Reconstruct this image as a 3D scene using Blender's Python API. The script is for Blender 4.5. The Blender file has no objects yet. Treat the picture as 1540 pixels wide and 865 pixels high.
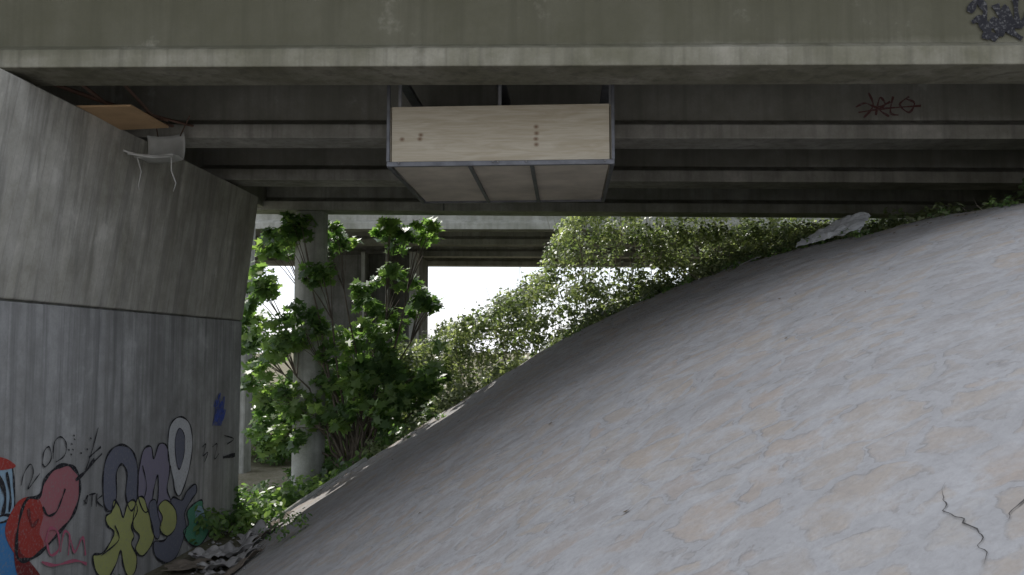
import bpy, math, random
import numpy as np
from mathutils import Vector, Euler, noise
random.seed(7); rng=np.random.default_rng(7)
scene=bpy.context.scene
scene.view_settings.view_transform='Standard'; scene.view_settings.look='None'; scene.view_settings.exposure=0

# ------------------------------------------------------------------ helpers
def link(o,parent=None):
    scene.collection.objects.link(o)
    if parent: o.parent=parent
    return o
def empty(name):
    o=bpy.data.objects.new(name,None); o.empty_display_size=.2
    return link(o)
def mesh_obj(name,verts,faces,mats,parent=None,smooth=False,fm=None):
    me=bpy.data.meshes.new(name); me.from_pydata([tuple(v) for v in verts],[],faces); me.update()
    if not isinstance(mats,(list,tuple)): mats=[mats]
    for m in mats: me.materials.append(m)
    if fm is not None: me.polygons.foreach_set('material_index',fm)
    if smooth: me.polygons.foreach_set('use_smooth',[True]*len(me.polygons))
    return link(bpy.data.objects.new(name,me),parent)
def bevel(o,w=.01,seg=2):
    m=o.modifiers.new('b','BEVEL'); m.width=w; m.segments=seg; m.limit_method='ANGLE'; m.angle_limit=math.radians(40)
    return o
def box(name,x0,x1,y0,y1,z0,z1,mat,parent=None,bv=.008):
    v=[(x,y,z) for z in(z0,z1) for y in(y0,y1) for x in(x0,x1)]
    f=[(0,2,3,1),(4,5,7,6),(0,1,5,4),(2,6,7,3),(0,4,6,2),(1,3,7,5)]
    o=mesh_obj(name,v,f,mat,parent)
    if bv: bevel(o,bv)
    return o
def prism(name,prof,x0,x1,mat,parent=None,zs=0.0,segs=1,bv=.012):
    n=len(prof); vs=[];fs=[]
    for i in range(segs+1):
        x=x0+(x1-x0)*i/segs
        for (y,z) in prof: vs.append((x,y,z-zs*x))
    for i in range(segs):
        for j in range(n):
            a=i*n+j;b=i*n+(j+1)%n
            fs.append((a,b,b+n,a+n))
    fs.append(tuple(range(n))[::-1]); fs.append(tuple(range(segs*n,segs*n+n)))
    o=mesh_obj(name,vs,fs,mat,parent)
    import bmesh
    bm=bmesh.new(); bm.from_mesh(o.data); bmesh.ops.recalc_face_normals(bm,faces=bm.faces); bm.to_mesh(o.data); bm.free()
    if bv: bevel(o,bv)
    return o
def tubes(name,paths,mat,parent=None,sides=7):
    vs=[];fs=[]
    for pts,rads in paths:
        base=len(vs); pts=[Vector(p) for p in pts]; n=len(pts)
        for i,p in enumerate(pts):
            t=(pts[min(i+1,n-1)]-pts[max(i-1,0)]).normalized()
            a=t.cross(Vector((0,1,0.13))).normalized(); b=t.cross(a)
            for k in range(sides):
                an=2*math.pi*k/sides
                vs.append(p+(a*math.cos(an)+b*math.sin(an))*rads[i])
        for i in range(n-1):
            for k in range(sides):
                k2=(k+1)%sides
                fs.append((base+i*sides+k,base+i*sides+k2,base+(i+1)*sides+k2,base+(i+1)*sides+k))
        fs.append(tuple(base+k for k in range(sides))); fs.append(tuple(base+(n-1)*sides+k for k in range(sides))[::-1])
    return mesh_obj(name,vs,fs,mat,parent,smooth=True)

# ------------------------------------------------------------------ node helpers
class G:
    def __init__(s,name):
        s.m=bpy.data.materials.new(name); s.m.use_nodes=True; s.t=s.m.node_tree; s.t.nodes.clear()
        s.out=s.t.nodes.new('ShaderNodeOutputMaterial')
    def n(s,ty,**k):
        nd=s.t.nodes.new(ty)
        for a,b in k.items(): setattr(nd,a,b)
        return nd
    def L(s,a,b): s.t.links.new(a,b)
    def setin(s,nd,i,v):
        if v is None: return
        if isinstance(v,bpy.types.NodeSocket): s.L(v,nd.inputs[i])
        else: nd.inputs[i].default_value=v
    def co(s): return s.n('ShaderNodeTexCoord').outputs['Object']
    def map(s,v,sc=(1,1,1),loc=(0,0,0)):
        m=s.n('ShaderNodeMapping'); s.L(v,m.inputs[0]); m.inputs['Scale'].default_value=sc; m.inputs['Location'].default_value=loc
        return m.outputs[0]
    def noise(s,v,scale,detail=4,rough=.55,dist=0):
        m=s.n('ShaderNodeTexNoise'); s.L(v,m.inputs['Vector']); m.inputs['Scale'].default_value=scale
        m.inputs['Detail'].default_value=detail; m.inputs['Roughness'].default_value=rough; m.inputs['Distortion'].default_value=dist
        return m
    def math(s,op,a,b=None,c=None,clamp=False):
        m=s.n('ShaderNodeMath',operation=op); m.use_clamp=clamp
        s.setin(m,0,a); s.setin(m,1,b); s.setin(m,2,c); return m.outputs[0]
    def ramp(s,v,stops):
        r=s.n('ShaderNodeValToRGB'); s.L(v,r.inputs[0]); e=r.color_ramp.elements
        while len(e)<len(stops): e.new(.5)
        for i,(p,c) in enumerate(stops):
            e[i].position=p; e[i].color=(c if len(c)==4 else tuple(c)+(1,)) if isinstance(c,tuple) else (c,c,c,1)
        return r.outputs[0]
    def mix(s,f,a,b,mode='MIX'):
        m=s.n('ShaderNodeMix',data_type='RGBA',blend_type=mode)
        s.setin(m,0,f)
        for i,v in ((6,a),(7,b)):
            if isinstance(v,bpy.types.NodeSocket): s.L(v,m.inputs[i])
            else: m.inputs[i].default_value=tuple(v)+(1,) if len(v)==3 else v
        return m.outputs[2]
    def mr(s,v,a,b,c=0,d=1):
        m=s.n('ShaderNodeMapRange'); s.L(v,m.inputs[0])
        for i,x in zip((1,2,3,4),(a,b,c,d)): m.inputs[i].default_value=x
        return m.outputs[0]
    def bump(s,h,st=.3,d=.02,nrm=None):
        b=s.n('ShaderNodeBump'); b.inputs['Strength'].default_value=st; b.inputs['Distance'].default_value=d
        s.L(h,b.inputs['Height'])
        if nrm: s.L(nrm,b.inputs['Normal'])
        return b.outputs[0]
    def bsdf(s,col,rough=.85,nrm=None,metal=0,spec=.3):
        p=s.n('ShaderNodeBsdfPrincipled'); s.setin(p,'Base Color',col if isinstance(col,bpy.types.NodeSocket) else tuple(col)+(1,))
        s.setin(p,'Roughness',rough); p.inputs['Metallic'].default_value=metal; p.inputs['Specular IOR Level'].default_value=spec
        if nrm: s.L(nrm,p.inputs['Normal'])
        s.L(p.outputs[0],s.out.inputs[0]); return p
    def diff(s,col,nrm=None):
        p=s.n('ShaderNodeBsdfDiffuse'); s.setin(p,0,col)
        if nrm: s.L(nrm,p.inputs['Normal'])
        s.L(p.outputs[0],s.out.inputs[0]); return p

def concrete(name,base,axis='x',board=0.0,streak=.6,tint=(.8,.9,.7),dark=.45,zd=None,zk=.55):
    g=G(name); co=g.co()
    mid=g.noise(co,1.6,5,.68).outputs[0]
    fine=g.noise(co,38,2,.7).outputs[0]
    st=g.noise(g.map(co,(7,7,.35)),1.0,3,.65).outputs[0]
    st2=g.noise(g.map(co,(2.2,2.2,.18),(5,3,1)),1.0,2,.6).outputs[0]
    d=tuple(c*dark for c in base); l=tuple(min(1,c*1.3) for c in base)
    c=g.mix(g.mr(mid,.3,.7),tuple(b*.72*t for b,t in zip(base,tint)),l)
    s1=g.math('MULTIPLY',g.mr(st,.48,.68),streak)
    c=g.mix(s1,c,d)
    s2=g.math('MULTIPLY',g.mr(st2,.5,.66),streak*.8)
    c=g.mix(s2,c,tuple(b*.62*t for b,t in zip(base,tint)))
    sep=g.n('ShaderNodeSeparateXYZ'); g.L(co,sep.inputs[0])
    if board:
        yy=sep.outputs[1]
        if axis=='yl': yy=g.math('ADD',yy,g.math('MULTIPLY',sep.outputs[2],-.12))
        yy=g.math('MULTIPLY',yy,board)
        fl=g.math('FLOOR',yy); wn=g.n('ShaderNodeTexWhiteNoise',noise_dimensions='1D'); g.L(fl,wn.inputs['W'])
        c=g.mix(g.mr(wn.outputs[0],0,1,0,.38),c,d)
        fr=g.math('FRACT',yy); e=g.math('LESS_THAN',fr,.05)
        c=g.mix(g.math('MULTIPLY',e,.3),c,d)
    if zd:   # the web above the flange is darker
        c=g.mix(g.mr(g.math('ADD',sep.outputs[2],g.math('MULTIPLY',st,.12)),zd,zd+.12,0,zk),c,tuple(x*.9*t for x,t in zip(d,(1,1.02,.85))))
    c=g.mix(g.math('MULTIPLY',g.mr(mid,.62,.72),g.mr(fine,.4,.6,.2,.5)),c,tuple(min(1,b*1.5) for b in base))
    c=g.mix(g.mr(fine,.3,.75,0,.22),c,d)
    g.diff(c,g.bump(fine,.25,.01)); return g.m

def flat(name,col,rough=.7,metal=0,var=.25,scale=6):
    g=G(name); co=g.co(); n=g.noise(co,scale,4,.6).outputs[0]
    c=g.mix(g.mr(n,.35,.7),col,tuple(x*(1-var*1.6) for x in col))
    g.bsdf(c,rough,None,metal); return g.m

M_wall=concrete('wall_concrete',(.50,.49,.45),'yl',board=6.2,streak=.62,tint=(.93,.92,.84))
M_wall_low=concrete('wall_concrete_lower',(.41,.415,.415),'y',board=3.1,streak=.7,tint=(.93,.92,.88))
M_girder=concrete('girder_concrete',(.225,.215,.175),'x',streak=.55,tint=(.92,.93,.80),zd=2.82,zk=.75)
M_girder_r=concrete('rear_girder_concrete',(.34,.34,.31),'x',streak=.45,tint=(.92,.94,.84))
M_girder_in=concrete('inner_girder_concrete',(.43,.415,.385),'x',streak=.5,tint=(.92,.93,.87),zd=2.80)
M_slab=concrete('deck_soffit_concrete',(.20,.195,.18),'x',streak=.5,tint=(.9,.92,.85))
M_col=concrete('column_concrete',(.38,.385,.365),'x',streak=.5,tint=(.9,.92,.85))
M_dark=concrete('pier_concrete_dark',(.17,.165,.16),'x',streak=.6)
M_steel=flat('galvanised_steel',(.17,.175,.19),.5,.4)
M_steel_l=flat('steel_rod',(.32,.32,.33),.5,.4)

# ------------------------------------------------------------------ terrain functions
EX=[-6.5,-4.9,-4.26,-2.8,-1.65,0,1.57,3.1,4.9,6.0,9.0,30]
EY=[11.0,13.5,14.2,15,15.05,15,14,12,9.5,8.0,6.0,5.0]
def ye(x): return float(np.interp(x,EX,EY))
def S(x,y):
    xx=min(x,10.); y=max(y,-3.)
    c=.0386*max(min(xx,6.),0)**2 + (.463*(xx-6.) if xx>6 else 0)
    return -1.6+.603*xx+.119*y-c
FL=-2.9
def ground(x,y):
    e=ye(x)
    if y<=e: g=S(x,y)-.14
    else: g=S(x,e)-.14-.075*(y-e)-.1*min(1,(y-e)/.6)
    g=min(g,2.2)
    if y>26: 
        t=min(1,(y-26)/16.); g=g*(1-t)+FL*t
    if x>20: t=min(1,(x-20)/30); g=g*(1-t)+FL*t
    if g<FL: g=FL
    far=min(1,max(0,(math.hypot(x,y)-60)/200))
    return g+.05*noise.noise(Vector((x*.8,y*.8,0)))+far*4*(noise.noise(Vector((x*.01,y*.01,3)))-.3)
def spaced(lo,hi,c,n):
    out=[]; k=4.0
    for i in range(n+1):
        t=-1+2*i/n; s=math.sinh(k*t)/math.sinh(k)
        out.append(c+(s*(hi-c) if s>0 else -s*(lo-c)))
    return out
xs=spaced(-700,700,0,240); ys=spaced(-400,900,10,240)
V=[(x,y,ground(x,y)) for y in ys for x in xs]; nx=len(xs)
F=[(j*nx+i,j*nx+i+1,(j+1)*nx+i+1,(j+1)*nx+i) for j in range(len(ys)-1) for i in range(nx-1)]
g=G('dry_soil'); co=g.co(); a=g.noise(co,1.3,4,.6).outputs[0]; b=g.noise(co,14,3,.7).outputs[0]
c=g.mix(g.mr(a,.35,.65),(.15,.135,.10),(.22,.20,.16)); c=g.mix(g.mr(b,.4,.7,0,.6),c,(.07,.085,.04))
g.diff(c,g.bump(b,.6,.05)); M_soil=g.m
mesh_obj('ground',V,F,M_soil,smooth=True)
M_bounce=flat('bounce_concrete',(.46,.45,.43),.9,0,.15,1.2)  # out-of-view pale floor, added to bounce sunlight under the deck
n=24; V=[(-60+58.2*i/n,-60+62*j/n,-2.80) for j in range(n+1) for i in range(n+1)]
mesh_obj('bounce_floor',V,[(j*(n+1)+i,j*(n+1)+i+1,(j+1)*(n+1)+i+1,(j+1)*(n+1)+i) for j in range(n) for i in range(n)],M_bounce)

# stone paved slope
g=G('mortared_rubble'); co=g.co()
wn=g.noise(co,2.2,3,.62); off=g.n('ShaderNodeVectorMath',operation='SCALE')
sub=g.n('ShaderNodeVectorMath',operation='SUBTRACT'); g.L(wn.outputs[1],sub.inputs[0]); sub.inputs[1].default_value=(.5,.5,.5)
g.L(sub.outputs[0],off.inputs[0]); off.inputs['Scale'].default_value=.42
add=g.n('ShaderNodeVectorMath',operation='ADD'); g.L(co,add.inputs[0]); g.L(off.outputs[0],add.inputs[1]); wv=add.outputs[0]
vc=g.n('ShaderNodeTexVoronoi'); g.L(wv,vc.inputs['Vector']); vc.inputs['Scale'].default_value=3.0
ve=g.n('ShaderNodeTexVoronoi',feature='DISTANCE_TO_EDGE'); g.L(wv,ve.inputs['Vector']); ve.inputs['Scale'].default_value=3.0
sp=g.n('ShaderNodeSeparateColor'); g.L(vc.outputs['Color'],sp.inputs[0])
stone=g.ramp(sp.outputs[0],[(0,(.345,.33,.315)),(.25,(.39,.355,.315)),(.45,(.425,.36,.29)),(.62,(.35,.34,.335)),(.8,(.415,.345,.285)),(1,(.41,.385,.345))])
fine=g.noise(co,26,4,.72).outputs[0]; midn=g.noise(co,5,4,.65).outputs[0]; big=g.noise(co,.9,4,.65).outputs[0]
stone=g.mix(g.mr(midn,.35,.7,0,.45),stone,(.31,.29,.27))
mort=g.mix(g.mr(midn,.3,.7),(.415,.41,.405),(.34,.335,.33))
wid=g.mr(big,.35,.65,.015,.14)
mk=g.math('SUBTRACT',ve.outputs[0],wid); mk2=g.math('ADD',mk,g.mr(fine,.2,.8,-.03,.03)); mask=g.mr(mk2,-.02,.045)
smear=g.mr(midn,.38,.58,.15,.95)
mm=g.math('MULTIPLY',mask,smear)
c=g.mix(mm,mort,stone)
jl=g.mr(g.math('ABSOLUTE',mk2),0,.02,.38,0); jm=g.math('MULTIPLY',jl,g.mr(midn,.47,.60))
c=g.mix(jm,c,(.16,.15,.14))
c=g.mix(g.mr(fine,.42,.72,0,.32),c,(.21,.20,.19))
c=g.mix(g.mr(big,.4,.7,0,.35),c,(.275,.27,.265))
hh=g.math('ADD',g.math('MULTIPLY',mm,.45),g.math('MULTIPLY',fine,.6))
g.diff(c,g.bump(hh,.38,.028)); M_pave=g.m
cols=330; V=[];F=[]
tl=[-14,-10,-7,-5,-3.5]
rows=330
def relief(x,y): return .035*noise.noise(Vector((x*.9,y*.9,1)))+.016*noise.noise(Vector((x*3,y*3,2)))+.007*noise.noise(Vector((x*9,y*9,2)))
for i in range(cols+1):
    x=-6.4+(12.5+6.4)*i/cols; e=ye(x)+.07*noise.noise(Vector((x*2.3,0,5)))
    yy=tl+[-3+(e+3)*j/rows for j in range(rows+1)]
    for y in yy: V.append((x,y,S(x,y)+relief(x,y)))
    V.append((x,e+.02,S(x,e)-.3))
R=rows+2+len(tl)
F=[(i*R+j,(i+1)*R+j,(i+1)*R+j+1,i*R+j+1) for i in range(cols) for j in range(R-1)]
mesh_obj('stone_paved_slope',V,F,M_pave,smooth=True)
M_crack=flat('crack_gap',(.085,.08,.075),1)
vs=[];fs=[]
def crack(P,w):
    pts=[]
    for a,b in zip(P[:-1],P[1:]):
        for k in range(12):
            t=k/12; x=a[0]+(b[0]-a[0])*t; y=a[1]+(b[1]-a[1])*t
            pts.append((x+.03*noise.noise(Vector((x*16,y*16,1))),y+.03*noise.noise(Vector((x*16,y*16,7)))))
    base=len(vs); m=len(pts)
    for i,(x,y) in enumerate(pts):
        a=pts[max(i-1,0)];b=pts[min(i+1,m-1)]; dx,dy=b[0]-a[0],b[1]-a[1]; l=math.hypot(dx,dy) or 1
        ww=w*(.25+.9*abs(noise.noise(Vector((x*15,y*15,3)))))*(min(i,m-1-i)/m*2+.1)
        for sg in(-1,1):
            X=x-dy/l*ww*sg; Y=y+dx/l*ww*sg; vs.append((X,Y,S(X,Y)+relief(X,Y)+.006))
    for i in range(m-1): fs.append((base+2*i,base+2*i+1,base+2*i+3,base+2*i+2))
crack([(1.20,2.70),(1.29,2.9),(1.27,3.1),(1.34,3.3)],.006); crack([(1.33,2.85),(1.5,2.98),(1.62,3.02)],.008)
crack([(2.3,4.3),(2.5,4.45),(2.7,4.42)],.005); crack([(3.4,6.6),(3.7,6.9),(4.0,6.95)],.008)
mesh_obj('pavement_crack',vs,fs,M_crack)
vs=[];fs=[]
for k in range(420):
    x=random.uniform(-4,5); y=ye(x)-abs(random.gauss(0,.55))
    if k%14==0: y=random.uniform(4,13)
    if y>ye(x): continue
    r=random.uniform(.008,.024); a=random.random()*6.28; b=len(vs)
    for q in range(5):
        an=a+q*1.2566; rr=r*random.uniform(.5,1.2); X=x+rr*math.cos(an); Y=y+rr*math.sin(an); vs.append((X,Y,S(X,Y)+relief(X,Y)+.008+random.random()*.010))
    fs.append(tuple(range(b,b+5)))
M_litter=flat('dead_leaf',(.16,.12,.08),.9); mesh_obj('leaf_litter',vs,fs,M_litter)

# ------------------------------------------------------------------ left wall
aw=empty('concrete_abutment_wall')
TOPZ=2.60
def wallpart(name,prof,y0,y1,mat,n=1):
    k=len(prof); vs=[(x,y0,z) for x,z in prof]+[(x,y1,z) for x,z in prof]
    fs=[(j,(j+1)%k,(j+1)%k+k,j+k) for j in range(k)]+[tuple(range(k))[::-1],tuple(range(k,2*k))]
    o=mesh_obj(name,vs,fs,mat,aw)
    import bmesh
    bm=bmesh.new(); bm.from_mesh(o.data); bmesh.ops.recalc_face_normals(bm,faces=bm.faces); bm.to_mesh(o.data); bm.free()
    return bevel(o,.02,3)
wallpart('lower_wall',[(-5.45,-3.3),(-5.45,.475),(-7.2,.475),(-7.2,-3.3)],3.0,14.7,M_wall_low)
wallpart('joint_groove',[(-5.47,.47),(-5.47,.50),(-7.18,.50),(-7.18,.47)],3.02,14.67,M_dark)
wallpart('upper_wall',[(-5.44,.495),(-5.20,TOPZ),(-7.2,TOPZ),(-7.2,.495)],3.0,14.7,M_wall)

# ------------------------------------------------------------------ bridge
def girder(name,y,zb,x0,x1,mat,parent,fw=.6,web=.22,H=1.5,zs=.016):
    c=y+fw/2
    p=[(y,zb),(y+fw,zb),(y+fw,zb+.17),(c+web/2,zb+.27),(c+web/2,zb+H),(c-web/2,zb+H),(c-web/2,zb+.27),(y,zb+.17)]
    return prism(name,p,x0,x1,mat,parent,zs,1)
br=empty('concrete_bridge')
GY=[8.0,10.8,13.6,16.65]
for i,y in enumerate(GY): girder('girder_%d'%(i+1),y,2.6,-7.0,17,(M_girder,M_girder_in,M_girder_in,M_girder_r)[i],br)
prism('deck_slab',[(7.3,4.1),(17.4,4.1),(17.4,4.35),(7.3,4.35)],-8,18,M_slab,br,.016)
prism('front_shade_parapet',[(7.3,4.35),(7.55,4.35),(7.55,5.35),(7.3,5.35)],-8,18,M_girder,br,.016)  # unseen from the camera; height set to keep sun off the near slope
prism('rear_parapet',[(17.15,4.35),(17.4,4.35),(17.4,4.7),(17.15,4.7)],-8,18,M_girder,br,.016)
for i in range(3):
    y0=GY[i]+.42; y1=GY[i+1]+.18
    box('diaphragm_%d'%(i+1),-6.2,-5.8,y0,y1,2.75,4.18,M_girder_in,br)
    box('diaphragm_r%d'%(i+1),14,14.4,y0,y1,2.45,3.87,M_girder_in,br)
for i,y in enumerate(GY[:3]): box('bearing_pad_%d'%i,-5.85,-5.35,y+.1,y+.5,2.602,2.68,M_dark,br,.004)
box('right_abutment',14.2,16,7,18,-3,2.32,M_girder_in,br)
box('girder_joint',-2.32,-2.29,16.64,16.66,2.64,2.82,M_dark,br,0)
def cyl(name,x,y,r,z0,z1,mat,parent,r2=None):
    return tubes(name,[([(x,y,z0+(z1-z0)*i/4) for i in range(5)],[r+(((r2 or r)-r)*i/4) for i in range(5)])],mat,parent,40)
cyl('round_column',-4.95,17.0,.31,-3.1,2.67,M_col,br)

b2=empty('concrete_bridge')
for i,y in enumerate([23.0,26.4,29.8,33.2]):
    girder('girder_%d'%(i+1),y,3.12,-22,20,M_girder_r,b2,H=1.4,zs=.01,fw=.5)
prism('deck_slab',[(22.6,4.5),(34.6,4.5),(34.6,4.8),(22.6,4.8)],-22,20,M_slab,b2,.01)
box('rear_pier_wall',-8.3,-4.82,28.5,31,-3.2,3.12,M_dark,b2,.03)
for i,(x0,x1) in enumerate(((-4.95,-4.72),(-5.72,-5.62),(-6.5,-6.38))): box('pier_lit_edge_%d'%i,x0,x1,27.9,28.45,-3.2,3.12,M_col,b2,.02)  # sunlit pier edges, put in as pale strips
box('pier_wall',-8.05,-7.52,20.6,21.1,-3.2,3.1,M_col,b2,.04)

# ------------------------------------------------------------------ hanging plywood box
M=G('plywood'); co=M.co()
w=M.noise(M.map(co,(1.1,1.1,7)),1.6,4,.6,1.2).outputs[0]
gr=M.noise(M.map(co,(2.5,2.5,70)),1.5,3,.6).outputs[0]
c=M.mix(M.mr(w,.35,.65),(.46,.40,.30),(.56,.51,.41)); c=M.mix(M.mr(gr,.4,.7,0,.45),c,(.35,.29,.20))
for (x,z) in [(-1.52,2.27),(-1.53,2.225),(-.297,2.34),(-.293,2.27),(-.3,2.21),(-.295,2.15),(-1.72,2.225)]:
    d=M.n('ShaderNodeVectorMath',operation='DISTANCE'); M.L(M.map(co,(1,0,1.2)),d.inputs[0]); d.inputs[1].default_value=(x,0,z*1.2)
    c=M.mix(M.mr(d.outputs['Value'],.006,.036,.85,0),c,(.15,.07,.035))
M.bsdf(c,.7); M_ply=M.m
hb=empty('hanging_plywood_box')
X0,X1,Y0,Y1,Z0,Z1=-1.86,.50,9.2,11.55,1.94,2.575
box('front_panel',X0+.03,X1-.03,Y0,Y0+.018,Z0+.045,Z1,M_ply,hb,.002)
box('rear_panel',X0+.03,X1-.03,Y1-.018,Y1,Z0+.045,Z1,M_ply,hb,.002)
box('left_panel',X0,X0+.018,Y0+.03,Y1-.03,Z0+.045,Z1,M_ply,hb,.002)
box('right_panel',X1-.018,X1,Y0+.03,Y1-.03,Z0+.045,Z1,M_ply,hb,.002)
dv=[X0+.02,-1.0,-.345,X1-.02]
M_ply2=flat('plywood_underside',(.68,.61,.51),.75,0,.2,2)
for i in range(3): box('floor_panel_%d'%(i+1),dv[i]+.012,dv[i+1]-.012,Y0+.03,Y1-.03,Z0+.012,Z0+.032,M_ply2,hb,.002)
t=.045
box('frame_front',X0-.02,X1+.02,Y0-.022,Y0-.022+t,Z0-.01,Z0+t-.005,M_steel,hb,.004)
box('frame_rear',X0-.02,X1+.02,Y1-t+.022,Y1+.022,Z0-.01,Z0+t-.005,M_steel,hb,.004)
for i,x in enumerate((X0-.022,dv[1]-.02,dv[2]-.02,X1-.02)): box('frame_cross_%d'%i,x,x+.042,Y0+.026,Y1-.026,Z0-.013,Z0+.009,M_steel,hb,.003)
for i,(x,y) in enumerate(((X0-.024,Y0-.02),(X1-.01,Y0-.02),(X0-.024,Y1-.015),(X1-.01,Y1-.015))):
    box('corner_post_%d'%i,x,x+.034,y,y+.034,Z0+.042,3.0,M_steel,hb,.003)
for i,x in enumerate((X0+.09,-.70,X1-.03)):
    box('hanger_%d'%i,x,x+.035,Y0+.03,Y0+.06,Z1+.003,3.0,M_steel_l,hb,.003)
    box('carrier_bar_%d'%i,x-.05,x+.06,8.42,11.1,2.9,2.95,M_steel,hb,.004)
for i,(x,z) in enumerate([(-1.75,1.965),(-.7,1.965),(.42,1.965),(-.75,1.967),(-.4,1.966)]):
    cyl('bolt_%d'%i,x,Y0-.028,.012,z-.008,z+.008,M_steel_l,hb)

# ------------------------------------------------------------------ board + plastic chair
sb=empty('shelter_board')
M_board=flat('varnished_board',(.55,.36,.20),.6,0,.15,3)
v=[(-5.36,9.1,2.60),(-4.64,9.1,2.60),(-4.60,9.92,2.575),(-5.32,10.0,2.575)]
v+= [(a,b,c+.022) for a,b,c in v]
mesh_obj('board',v,[(0,3,2,1),(4,5,6,7),(0,1,5,4),(1,2,6,5),(2,3,7,6),(3,0,4,7)],M_board,sb)
M_rust=flat('rusty_scrap',(.20,.12,.09),.8)
tubes('props',[([(-5.1,8.5,2.86),(-5.0,9.6,2.64),(-4.95,10.9,2.84)],[.02]*3),([(-4.6,8.5,2.86),(-4.65,9.6,2.64),(-4.7,10.9,2.84)],[.018]*3),([(-5.5,9.0,2.85),(-5.1,9.6,2.76),(-4.6,9.9,2.66)],[.025]*3)],M_rust,sb)
M_plas=flat('white_plastic',(.60,.60,.57),.45,0,.15,5)
ch=empty('white_plastic_chair')
vs=[];fs=[]
nu,nv=10,12; cx,cz=-.17,.03
for j in range(nv+1):
    t=j/nv
    if t<.4: yy=10.15+.40*t/.4; zz=2.27+.02*math.sin(t*6)
    else: q=(t-.4)/.6; yy=10.55+.03*q+.04*math.sin(q*3); zz=2.27+.34*q
    for i in range(nu+1):
        u=i/nu-.5
        vs.append((-4.72+cx+u*.46-.03*t,yy-abs(u)**2*.25*(t>.4),cz+zz+.06*u*u+(.03*u)))
fs=[(j*(nu+1)+i,j*(nu+1)+i+1,(j+1)*(nu+1)+i+1,(j+1)*(nu+1)+i) for j in range(nv) for i in range(nu)]
o=mesh_obj('seat_shell',vs,fs,M_plas,ch,True); so=o.modifiers.new('s','SOLIDIFY'); so.thickness=.015
LG=[([(-4.94,10.2,2.28),(-4.90,10.24,2.1),(-4.92,10.22,1.93),(-4.90,10.2,1.87)],[.008,.007,.006,.005]),([(-4.54,10.25,2.28),(-4.52,10.22,2.1),(-4.46,10.22,1.95),(-4.48,10.2,1.85)],[.010,.008,.007,.006]),([(-5.1,10.1,2.34),(-4.9,10.12,2.28),(-4.6,10.15,2.26),(-4.5,10.2,2.28)],[.014]*4),([(-5.0,10.1,2.29),(-4.7,10.1,2.24),(-4.5,10.15,2.26)],[.012]*3)]
tubes('legs',[([(a+cx,b,c+cz) for a,b,c in P],r) for P,r in LG],M_plas,ch)
tubes('hanging_cord',[([(-5.1,10.6,2.9),(-5.0,10.5,2.62)],[.008,.008]),([(-4.65,10.6,2.9),(-4.72,10.5,2.62)],[.008,.008])],M_rust,ch)

# ------------------------------------------------------------------ camera
PITCH,YAW=math.radians(4.0),math.radians(3.43)
cam_d=bpy.data.cameras.new('camera'); cam=link(bpy.data.objects.new('camera',cam_d))
cam.location=(0,0,0); cam.rotation_euler=(math.pi/2+PITCH,0,YAW); cam_d.lens=31.2; cam_d.sensor_width=36; cam_d.clip_end=3000
scene.camera=cam
Rm=cam.rotation_euler.to_matrix()

# ------------------------------------------------------------------ graffiti: designs traced from the survey photo onto the wall surfaces
def tr(px,py): return Rm@Vector(((px-770)/1334,-(py-432.5)/1334,-1))
def to_wall(px,py): d=tr(px,py); k=-5.45/d.x; return (d.y*k,d.z*k)
def to_face(px,py,Y): d=tr(px,py); k=Y/d.y; return (d.x*k,d.z*k)
def smooth(P,closed,n=6):
    out=[];m=len(P)
    for i in range(m if closed else m-1):
        if closed: p=[P[(i+k-1)%m] for k in range(4)]
        else: p=[P[max(i-1,0)],P[i],P[min(i+1,m-1)],P[min(i+2,m-1)]]
        for s in range(n):
            t=s/n
            out.append(tuple(.5*((2*p[1][a])+(-p[0][a]+p[2][a])*t+(2*p[0][a]-5*p[1][a]+4*p[2][a]-p[3][a])*t*t+(-p[0][a]+3*p[1][a]-3*p[2][a]+p[3][a])*t**3) for a in(0,1)))
    if not closed: out.append(P[-1])
    return out
def paint(name,col,alpha=.85):
    g=G(name); co=g.co(); n=g.noise(co,5,3,.65).outputs[0]; f=g.noise(co,30,2,.7).outputs[0]
    c=g.mix(g.mr(n,.35,.7,0,.4),col,tuple(x*.7+.05 for x in col)); c=g.mix(g.mr(f,.52,.72,0,.5),c,(.28,.28,.275))
    g.diff(c); return g.m
PC={'black':(.03,.03,.035),'grey':(.17,.18,.23),'mauve':(.27,.25,.33),'yellow':(.44,.47,.18),'white':(.58,.60,.62),'green':(.10,.30,.20),'red':(.38,.06,.05),'pink':(.42,.17,.19),'hot':(.48,.13,.20),'blue':(.07,.24,.52),'lblue':(.32,.46,.58),'navy':(.07,.11,.40),'brown':(.18,.035,.035),'maroon':(.15,.075,.07)}
PM={k:paint('spray_'+k,v) for k,v in PC.items()}
gm=empty('graffiti_mural')
cnt=[0]
def fill(col,P,layer=1,tow=to_wall,parent=gm):
    cnt[0]+=1; off=.004+.003*layer+.00003*cnt[0]
    Q=smooth([tow(*p) for p in P],True)
    mesh_obj('fill_'+col,[(-5.45+off,q[0],q[1]) for q in Q],[tuple(range(len(Q)))],PM[col],parent)
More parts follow.
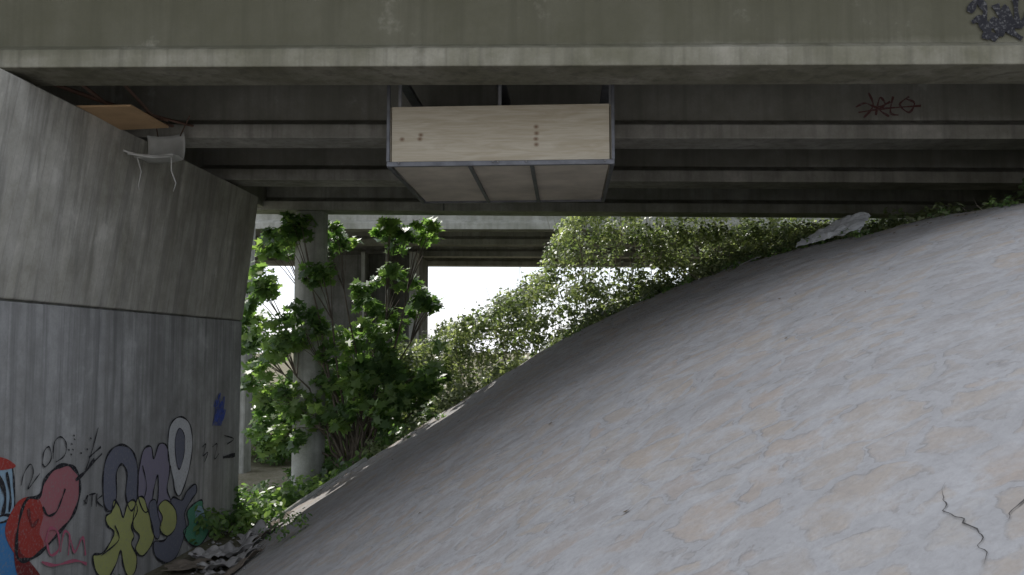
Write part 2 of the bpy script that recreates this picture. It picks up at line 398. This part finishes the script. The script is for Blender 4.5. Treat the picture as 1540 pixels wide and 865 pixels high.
def stroke(col,P,w=.03,closed=False,tow=to_wall,parent=gm,wallface=None,layer=4):
    cnt[0]+=1
    Q=smooth([tow(*p) for p in P],closed)
    if closed: Q.append(Q[0])
    n=len(Q); vs=[];fs=[]
    for i,q in enumerate(Q):
        a=Q[max(i-1,0)];b=Q[min(i+1,n-1)]
        dx,dy=b[0]-a[0],b[1]-a[1]; l=math.hypot(dx,dy) or 1
        nx_,ny_=-dy/l,dx/l; ww=w/2*(.8+.3*math.sin(i*.9+cnt[0]))
        off=.004+.003*layer+.00002*i+.00004*cnt[0]
        for s in(-1,1):
            y,z=q[0]+nx_*ww*s,q[1]+ny_*ww*s
            vs.append((-5.45+off,y,z) if wallface is None else (y,wallface-off,z))
    fs=[(2*i,2*i+1,2*i+3,2*i+2) for i in range(n-1)]
    mesh_obj('line_'+col,vs,fs,PM[col],parent)
def shape(col,P,layer=1,w=.035,outline='black'):
    fill(col,P,layer); stroke(outline,P,w,True,layer=layer+1)
shape('blue',[(-10,790),(12,775),(28,800),(38,835),(40,872),(-10,872)],1)
shape('lblue',[(-10,700),(14,697),(20,730),(18,775),(-10,780)],1)
stroke('black',[(-4,715),(6,745),(2,775)],.06); stroke('black',[(8,710),(14,745),(12,770)],.04)
fill('red',[(-10,688),(8,690),(22,700),(14,705),(-10,706)],3)
shape('pink',[(38,752),(58,746),(66,722),(84,703),(104,700),(117,716),(118,745),(108,775),(88,800),(62,828),(40,842),(24,836),(26,790)],2,.05)
fill('red',[(20,762),(36,748),(56,750),(64,772),(58,800),(64,822),(40,845),(24,838),(6,800)],3)
fill('brown',[(22,800),(30,830),(44,845),(60,870),(30,872),(20,840)],3)
stroke('black',[(62,762),(70,775),(82,770),(90,752),(96,735)],.03,layer=5); stroke('brown',[(40,765),(46,790),(56,780)],.05,layer=5)
for p in ([(66,815),(72,795),(84,800),(86,825),(74,835),(68,818)],[(88,830),(94,800),(102,806),(100,835)],[(104,812),(110,830),(122,808),(126,835)],[(60,845),(80,850),(110,843),(128,848)]): stroke('hot',p,.035,layer=6)
stroke('black',[(112,722),(128,708),(140,690)],.05); stroke('black',[(126,710),(136,680),(146,643)],.02); stroke('black',[(134,700),(152,682)],.03); stroke('black',[(132,688),(150,672)],.03)
stroke('black',[(62,700),(64,680),(72,672),(75,690),(66,702),(62,696)],.018); stroke('black',[(78,690),(80,665),(90,657),(98,668),(95,685),(82,695)],.018); stroke('black',[(30,730),(34,712),(44,698),(48,712),(40,735),(52,720),(58,712)],.016)
for i in range(10): 
    a=100+random.random()*35; b=640+random.random()*50; stroke('black',[(a,b),(a+2,b+1.5)],.02)
stroke('black',[(124,760),(130,745),(128,757),(124,752)],.02); stroke('black',[(132,744),(142,742)],.02); stroke('black',[(137,743),(136,762)],.02); stroke('black',[(144,742),(143,762)],.02); stroke('black',[(152,745),(144,753),(154,763)],.02)
shape('grey',[(156,760),(154,715),(162,682),(180,669),(198,678),(206,705),(205,750),(196,768),(188,745),(190,712),(182,698),(174,712),(174,748),(166,768)],1,.032)
shape('yellow',[(138,836),(152,832),(163,818),(170,800),(160,790),(158,776),(166,770),(170,752),(178,762),(184,778),(190,758),(200,752),(205,768),(196,790),(200,806),(196,818),(204,836),(202,858),(192,868),(184,850),(180,828),(172,850),(158,872),(144,862)],2,.028)
shape('mauve',[(206,745),(208,705),(215,676),(226,672),(230,690),(238,668),(250,672),(254,705),(250,735),(256,758),(248,790),(234,800),(228,780),(236,750),(236,715),(230,735),(226,760),(216,770)],2,.028)
shape('yellow',[(204,752),(214,748),(220,765),(226,785),(230,808),(222,826),(212,836),(202,826),(208,806),(198,790)],3,.026)
shape('grey',[(222,760),(232,752),(236,775),(240,790),(236,810),(228,800)],4,.02)
shape('yellow',[(236,762),(248,752),(262,768),(262,792),(250,806),(238,796),(242,778)],5,.022)
shape('white',[(252,655),(258,634),(272,627),(285,640),(288,672),(282,710),(270,744),(262,738),(258,710),(252,690)],2,.028)
shape('grey',[(262,662),(268,644),(276,656),(275,685),(268,706),(263,690)],3,.018)
stroke('white',[(256,700),(264,735)],.05,layer=5)
shape('grey',[(252,768),(258,748),(272,752),(280,738),(292,728),(294,740),(286,752),(276,772),(278,796),(264,836),(248,846),(232,836),(230,815),(246,812),(258,790)],3,.028)
shape('green',[(280,770),(290,758),(302,752),(304,764),(312,778),(311,802),(298,820),(284,818),(274,800),(282,788)],3,.025)
fill('lblue',[(292,765),(302,762),(306,780),(296,790)],4)
stroke('black',[(150,835),(176,812),(170,790)],.022,layer=6); stroke('black',[(212,700),(218,730),(214,750)],.02,layer=6)
for k in range(7):
    x=320+2*k; stroke('navy',[(x,600+random.random()*20),(x+4,590+random.random()*15),(x+1,625+random.random()*10),(x+6,615),(x-2,640)],.03)
stroke('black',[(303,672),(308,668),(304,685),(311,680),(306,695)],.025); stroke('black',[(318,672),(325,668),(321,690),(328,682)],.02)
stroke('black',[(334,688),(352,684)],.07); stroke('black',[(336,655),(350,660),(340,668)],.02)
gt=empty('graffiti_tags')
f1=GY[0]+.19; f2=GY[1]+.19
T1=lambda a,b:to_face(a,b,f1); T2=lambda a,b:to_face(a,b,f2)
for p in ([(1456,20),(1468,2),(1480,18),(1476,42),(1498,60)],[(1480,60),(1492,30),(1504,55),(1510,10),(1520,50)],[(1495,8),(1510,40),(1535,60)],[(1525,0),(1530,40),(1545,20)],[(1460,35),(1475,30),(1490,45)]): stroke('black',p,.07,tow=T1,wallface=f1,parent=gt)
for p in ([(1286,162),(1300,156),(1318,162),(1338,154)],[(1305,140),(1312,160),(1298,178)],[(1316,174),(1322,148),(1330,158),(1322,166),(1336,176)],[(1342,146),(1338,170),(1350,174)],[(1366,146),(1352,158),(1366,170),(1374,156),(1362,150)],[(1290,170),(1330,164),(1384,160)]): stroke('maroon',p,.028,tow=T2,wallface=f2,parent=gt)

# ------------------------------------------------------------------ foliage
def leaf_mat(name,stops,trans=.4):
    g=G(name); at=g.n('ShaderNodeAttribute',attribute_name='rnd')
    c=g.ramp(at.outputs['Fac'],stops)
    p=g.bsdf(c,.40,None,0,.45)
    tb=g.n('ShaderNodeBsdfTranslucent'); c2=g.mix(1,c,(1.9,2.0,1.0),'MULTIPLY'); g.L(c2,tb.inputs[0])
    mx=g.n('ShaderNodeMixShader'); mx.inputs[0].default_value=trans
    g.L(p.outputs[0],mx.inputs[1]); g.L(tb.outputs[0],mx.inputs[2]); g.L(mx.outputs[0],g.out.inputs[0]); return g.m
LOBE=np.array([(0,-.5),(.12,-.28),(.42,-.34),(.28,-.08),(.52,.12),(.22,.16),(.0,.56),(-.22,.16),(-.52,.12),(-.28,-.08),(-.42,-.34),(-.12,-.28)])
OVAL=np.array([(0,-.5),(.24,-.12),(.2,.2),(0,.5),(-.2,.2),(-.24,-.12)])
def leaves(name,C,size,shape_,mat,parent=None,up=.6,out=None,rnd=None,face=0.0):
    C=np.asarray(C,float); n=len(C); k=len(shape_)
    nrm=rng.normal(size=(n,3)); nrm[:,2]=np.abs(nrm[:,2])+up
    if out is not None: nrm+=out
    nrm[:,1]-=face; nrm[:,0]-=face*.5
    nrm/=np.linalg.norm(nrm,axis=1,keepdims=True)
    a=rng.normal(size=(n,3)); a[:,2]-=.6
    u=np.cross(nrm,a); u/=np.linalg.norm(u,axis=1,keepdims=True); v=np.cross(nrm,u)
    s=np.asarray(size).reshape(n,1,1)
    fold=np.abs(shape_[:,0])[None,:,None]*.25*nrm[:,None,:]
    P=C[:,None,:]+s*(shape_[None,:,0,None]*u[:,None,:]+shape_[None,:,1,None]*v[:,None,:]+fold)
    me=bpy.data.meshes.new(name); me.vertices.add(n*k); me.vertices.foreach_set('co',P.reshape(-1))
    me.loops.add(n*k); me.loops.foreach_set('vertex_index',np.arange(n*k,dtype=np.int32))
    me.polygons.add(n); me.polygons.foreach_set('loop_start',np.arange(0,n*k,k,dtype=np.int32)); 
    me.update(calc_edges=True); me.validate()
    at=me.attributes.new('rnd','FLOAT','POINT')
    r=rng.random(n) if rnd is None else np.clip(rnd+rng.normal(0,.18,n),0,1)
    at.data.foreach_set('value',np.repeat(r,k).astype(np.float32))
    me.materials.append(mat)
    print(name,n)
    return link(bpy.data.objects.new(name,me),parent)
def clump_pts(clumps,dens,shell=.5):
    pts=[];out=[];r_=[]
    for (x,y,z,r,*q) in clumps:
        n=int(dens*r*r)+6; cr=rng.random()
        d=rng.normal(size=(n,3)); d/=np.linalg.norm(d,axis=1,keepdims=True)
        rr=r*(rng.random(n)**shell)[:,None]*(1+.25*np.sin(d[:,:1]*5+x*3)*np.cos(d[:,1:2]*6+z*4))
        sc=np.array([1,.9,.85])
        pts.append(np.array([x,y,z])+d*rr*sc); out.append(d*.6); r_.append(np.full(n,cr))
    return np.vstack(pts),np.vstack(out),np.concatenate(r_)
M_leafT=leaf_mat('fig_leaves',[(0,(.065,.12,.045)),(.5,(.125,.21,.08)),(1,(.22,.31,.12))],.5)
M_leafB=leaf_mat('bush_leaves',[(0,(.09,.125,.06)),(.5,(.165,.205,.11)),(1,(.29,.32,.20))],.42)
M_bark=flat('bark',(.15,.125,.10),.9)
tree=empty('fig_tree')
TC=[(-5.3,2.05,.42),(-4.95,2.3,.3),(-4.28,2.15,.40),(-4.55,1.45,.34),(-5.6,1.1,.40),(-5.85,.6,.3),(-3.1,2.15,.40),(-2.65,2.2,.28),(-2.45,.93,.34),(-5.8,.1,.35),(-5.35,.1,.42),(-4.85,.3,.5),(-3.4,.5,.55),(-3.15,1.35,.30),(-3.7,1.1,.3),(-4.0,-.4,.65),(-2.95,-.3,.7),(-5.5,-.6,.45),(-4.9,-.7,.45),(-4.7,-1.2,.6),(-3.6,-1.2,.8),(-5.5,-1.5,.45),(-3.9,-2.0,.6),(-4.9,-1.9,.5),(-2.5,-.9,.6),(-3.0,-1.4,.6),(-4.2,-.9,.6),(-3.3,-.7,.6),(-3.7,.1,.5)]
base=Vector((-3.9,16.7,-2.5)); paths=[];clumps=[]
for i,(x,z,r) in enumerate(TC):
    y=16.7+random.uniform(-.5,.9)
    if z>.9: y=random.uniform(17.0,17.8) if x>-4.4 or x<-5.1 else 16.25
    f=y/16.3; x*=f; z*=f
    tip=Vector((x,y,z)); st=base+Vector((random.uniform(-.25,.25),random.uniform(-.2,.2),0))
    pts=[];rad=[]
    ctrl=st.lerp(tip,.45)+Vector((random.uniform(-.25,.25),random.uniform(-.2,.2),.35))
    for k in range(9):
        t=k/8; p=st*(1-t)**2+ctrl*2*t*(1-t)+tip*t*t; p+=Vector((random.uniform(-.05,.05) for _ in range(3))); pts.append(p); rad.append(.03*(1-t)+.006)
    paths.append((pts,rad))
    m=max(6,int(r*25))
    for k in range(m):
        d=Vector(rng.normal(size=3)); d.normalize(); q=random.uniform(.4,1.3); c=tip+Vector((d.x*r*q,d.y*r*.9*q,d.z*r*.85*q))
        clumps.append((c.x,c.y,c.z,random.uniform(.11,.27)))
        if k<7: paths.append(([pts[6],pts[6].lerp(c,.5)+Vector((0,0,.04)),c],[.012,.007,.003]))
tubes('branches',paths,M_bark,tree,5)
P,O,Rr=clump_pts(clumps,430,.5)
lim=np.where(P[:,1]<17.35,2.52,3.2); P[:,2]=np.minimum(P[:,2],lim)
leaves('crown',P,rng.uniform(.10,.26,len(P)),LOBE,M_leafT,tree,.7,O,Rr,.5)

TX=[-4.5,-2.6,-1.85,-1.1,-.45,-.15,.25,1.0,2,4,12]; TZ=[-.6,.3,.5,.95,1.35,2.1,2.7,3.05,3.2,3.3,3.4]
def top(x,y):
    X=x*16.5/y; full=np.interp(X,TX,TZ)*y/16.5; e=ye(x); gz=ground(x,y)
    near=gz+.30+.15*max(0,y-e)
    if y>16.9: near+=5*(y-16.9)
    t=min(full,near) 
    if y<17.5: t=min(t,2.5)
    return max(t,gz+.15)
cl=[]
for k in range(2200):
    x=random.uniform(-3.6,9.5); e=ye(x)
    if random.random()<.6: y=random.uniform(17.0,20.0)
    else: y=e+.1+random.random()*(17.2-e)
    tz=top(x,y); r=random.uniform(.13,.31)
    if x/y<-.13 and random.random()<.3: continue
    g0=ground(x,y)
    if y<16.9: z=tz-r*random.uniform(.3,1.2)
    elif random.random()<.45: z=tz-r*random.uniform(.1,1.4)
    else: z=g0+(tz-g0)*random.uniform(.35,1)
    z+=.3*noise.noise(Vector((x*1.2,y*1.2,0)))
    z=max(z,g0+.05)
    if y<17.6: z=min(z,2.5-r)
    cl.append((x,y,z,r)); 
P,O,Rr=clump_pts(cl,680,.4)
thk=empty('bush_thicket')
leaves('foliage',P,rng.uniform(.05,.13,len(P)),OVAL,M_leafB,thk,.5,O,Rr,.35)
tw=[]
for k in range(320):
    x=random.uniform(-2.5,8); e=ye(x); y=e+.3+random.random()*(18.8-e); g0=ground(x,y); tz=top(x,y)
    p0=Vector((x,y,g0)); p2=Vector((x+random.uniform(-.7,.7),y+random.uniform(-.6,.3),tz+random.uniform(-.25,.18 if y>17.4 else 0)))
    p1=p0.lerp(p2,.6)+Vector((random.uniform(-.2,.2),0,.1))
    tw.append(([p0,p1,p2],[.008,.005,.003]))
M_twig=flat('dry_twigs',(.30,.26,.20),.9)
tubes('twigs',tw,M_twig,thk,4)

cl=[]
for k in range(240):
    x=random.uniform(-6.3,-2.2); y=ye(max(x,-5.5))+.2+random.random()*3.5; cl.append((x,y,ground(x,y)+random.uniform(.05,.45),random.uniform(.12,.3)))
for k in range(330):
    x=random.uniform(-11,-3); y=random.uniform(21.8,24.5); cl.append((x,y,-2.9+random.random()*(2.3+.6*math.sin(x*2)),random.uniform(.2,.4)))
P,O,Rr=clump_pts(cl,520,.4); leaves('undergrowth',P,rng.uniform(.08,.17,len(P)),OVAL,M_leafT,None,.5,O,Rr,.4)
def weed(x,y,r,n,sz):
    z=max(ground(x,y)+.1,S(x,y)); 
    P,O,Rr=clump_pts([(x+random.uniform(-r,r),y+random.uniform(-r,r),z+random.uniform(0,r*1.2),r*.6) for _ in range(n)],900,.5)
    P[:,2]=np.maximum(P[:,2],z-.05); leaves('weed_plant',P,rng.uniform(sz*.6,sz*1.3,len(P)),OVAL,M_leafT,None,.5,O,Rr)
weed(-3.4,11.0,.22,9,.07); weed(-4.95,9.2,.3,10,.06); weed(-2.0,14.4,.1,5,.05); weed(-2.5,14.2,.07,4,.05); weed(-4.6,12.9,.1,4,.05)
for k in range(28):
    x=random.uniform(-1.5,4.8); weed(x,ye(x)-.02-random.random()*.3,.08,4,.05)

# ------------------------------------------------------------------ litter and sheets
def sheet(name,cx,cy,w,h,ang,mat,amp=.06,lift=.03,par=None,seed=0,n=34):
    vs=[]
    for j in range(n+1):
        for i in range(n+1):
            u=(i/n-.5)*w*(1+.15*math.sin(j*.5+seed)); v=(j/n-.5)*h*(1+.12*math.sin(i*.4+seed))
            x=cx+u*math.cos(ang)-v*math.sin(ang); y=cy+u*math.sin(ang)+v*math.cos(ang)
            b=max(ground(x,y)+.02,S(x,y) if y<ye(x)+.6 else -9)
            q=noise.noise(Vector((x*3,y*3,seed)))
            r=abs(noise.noise(Vector((x*6,y*6,seed+4))))
            vs.append((x,y,b+lift+amp*(abs(q)*1.5+r)))
    fs=[(j*(n+1)+i,j*(n+1)+i+1,(j+1)*(n+1)+i+1,(j+1)*(n+1)+i) for j in range(n) for i in range(n)]
    o=mesh_obj(name,vs,fs,mat,par,False); m=o.modifiers.new('s','SOLIDIFY'); m.thickness=.006; return o
M_tarp=flat('grey_tarp',(.60,.61,.62),.6,0,.15,4); M_cloth=flat('dirty_cloth',(.36,.35,.34),.9,0,.3,4); M_card=flat('wet_cardboard',(.19,.16,.13),.9)
vs=[];n=26
for j in range(n+1):
    for i in range(n+1):
        u=i/n; v=j/n
        x=3.00+.62*u+.28*v; y=11.7-.62*u+.5*v*(1-.2*u)
        z=S(x,ye(x))+.02+v*(.12+.16*min(1,u*1.6)-.06*max(0,u-.8)*5)+.08*abs(noise.noise(Vector((u*4,v*3,2))))+.04*abs(noise.noise(Vector((u*11,v*9,5))))
        vs.append((x,y,z))
o=mesh_obj('crumpled_tarp',vs,[(j*(n+1)+i,j*(n+1)+i+1,(j+1)*(n+1)+i+1,(j+1)*(n+1)+i) for j in range(n) for i in range(n)],M_tarp); m=o.modifiers.new('s','SOLIDIFY'); m.thickness=.006
sheet('litter_sheet',2.5,12.75,.5,.2,-.85,M_cloth,.04,.02,None,5)
lp=empty('litter_pile')
sheet('cloth_1',-4.75,12.3,.8,.5,.5,M_cloth,.14,.03,lp,1); sheet('cloth_2',-4.45,11.7,.7,.4,.9,M_cloth,.1,.02,lp,2); sheet('cardboard_1',-4.95,11.6,.5,.5,.2,M_card,.05,.05,lp,8)
sheet('cardboard_2',-4.35,12.9,.8,.35,1.2,M_card,.07,.04,lp,9); sheet('plastic_bag',-4.55,12.9,.4,.3,.3,M_cloth,.16,.06,lp,12); sheet('cloth_3',-4.15,11.1,.7,.3,1.1,M_card,.06,.02,lp,15)
vs=[];fs=[]
for k in range(170):
    t=random.random(); y=9.5+t*5; x=(-1.3-.119*y)/.603+random.gauss(-.15,.22); r=random.uniform(.015,.06); b=len(vs); z=max(ground(x,y)+.01,S(x,y))
    for (a,c,d) in ((1,0,0),(0,1,0),(-1,0,0),(0,-1,0),(0,0,1),(0,0,-1)):
        q=random.uniform(.6,1.3); vs.append((x+a*r*q,y+c*r*q,z+d*r*q*.6+.01))
    fs+=[(b,b+1,b+4),(b+1,b+2,b+4),(b+2,b+3,b+4),(b+3,b,b+4),(b+1,b,b+5),(b+2,b+1,b+5),(b+3,b+2,b+5),(b,b+3,b+5)]
mesh_obj('rubble',vs,fs,M_cloth)
ed=[]
for i in range(14):
    x=-5.0+i*.13; ed.append(Vector((x,ye(x)+.05,S(x,ye(x))+.02)))
tubes('edging_kerb',[(ed,[.05]*len(ed))],M_col,None,6)

# ------------------------------------------------------------------ light
s=Vector((-.42,.58,.70)).normalized()
sd=bpy.data.lights.new('sun','SUN'); sd.energy=5; sd.angle=math.radians(.5); sd.color=(1,.96,.9)
so=link(bpy.data.objects.new('sun',sd)); so.rotation_euler=s.to_track_quat('Z','Y').to_euler(); so.location=(0,0,20)
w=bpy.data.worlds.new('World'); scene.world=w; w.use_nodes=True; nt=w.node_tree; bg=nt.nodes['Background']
sky=nt.nodes.new('ShaderNodeTexSky'); sky.sky_type='NISHITA'; sky.sun_disc=False; sky.sun_elevation=math.asin(s.z); sky.sun_rotation=math.atan2(s.x,s.y)%(2*math.pi)
sky.air_density=1.2; sky.dust_density=1.0; sky.ozone_density=2.0
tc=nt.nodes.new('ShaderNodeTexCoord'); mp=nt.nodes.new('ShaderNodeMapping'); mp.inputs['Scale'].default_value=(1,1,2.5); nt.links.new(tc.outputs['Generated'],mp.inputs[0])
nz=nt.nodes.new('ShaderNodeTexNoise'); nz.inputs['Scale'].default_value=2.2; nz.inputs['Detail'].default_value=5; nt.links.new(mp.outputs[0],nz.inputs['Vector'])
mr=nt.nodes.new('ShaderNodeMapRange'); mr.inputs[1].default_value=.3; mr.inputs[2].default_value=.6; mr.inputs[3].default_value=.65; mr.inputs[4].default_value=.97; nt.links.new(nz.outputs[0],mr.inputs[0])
mx=nt.nodes.new('ShaderNodeMix'); mx.data_type='RGBA'; nt.links.new(mr.outputs[0],mx.inputs[0]); nt.links.new(sky.outputs[0],mx.inputs[6]); mx.inputs[7].default_value=(8.8,9.2,10.2,1)  # bright cloud layer mixed over the sky, added to lift the open shade
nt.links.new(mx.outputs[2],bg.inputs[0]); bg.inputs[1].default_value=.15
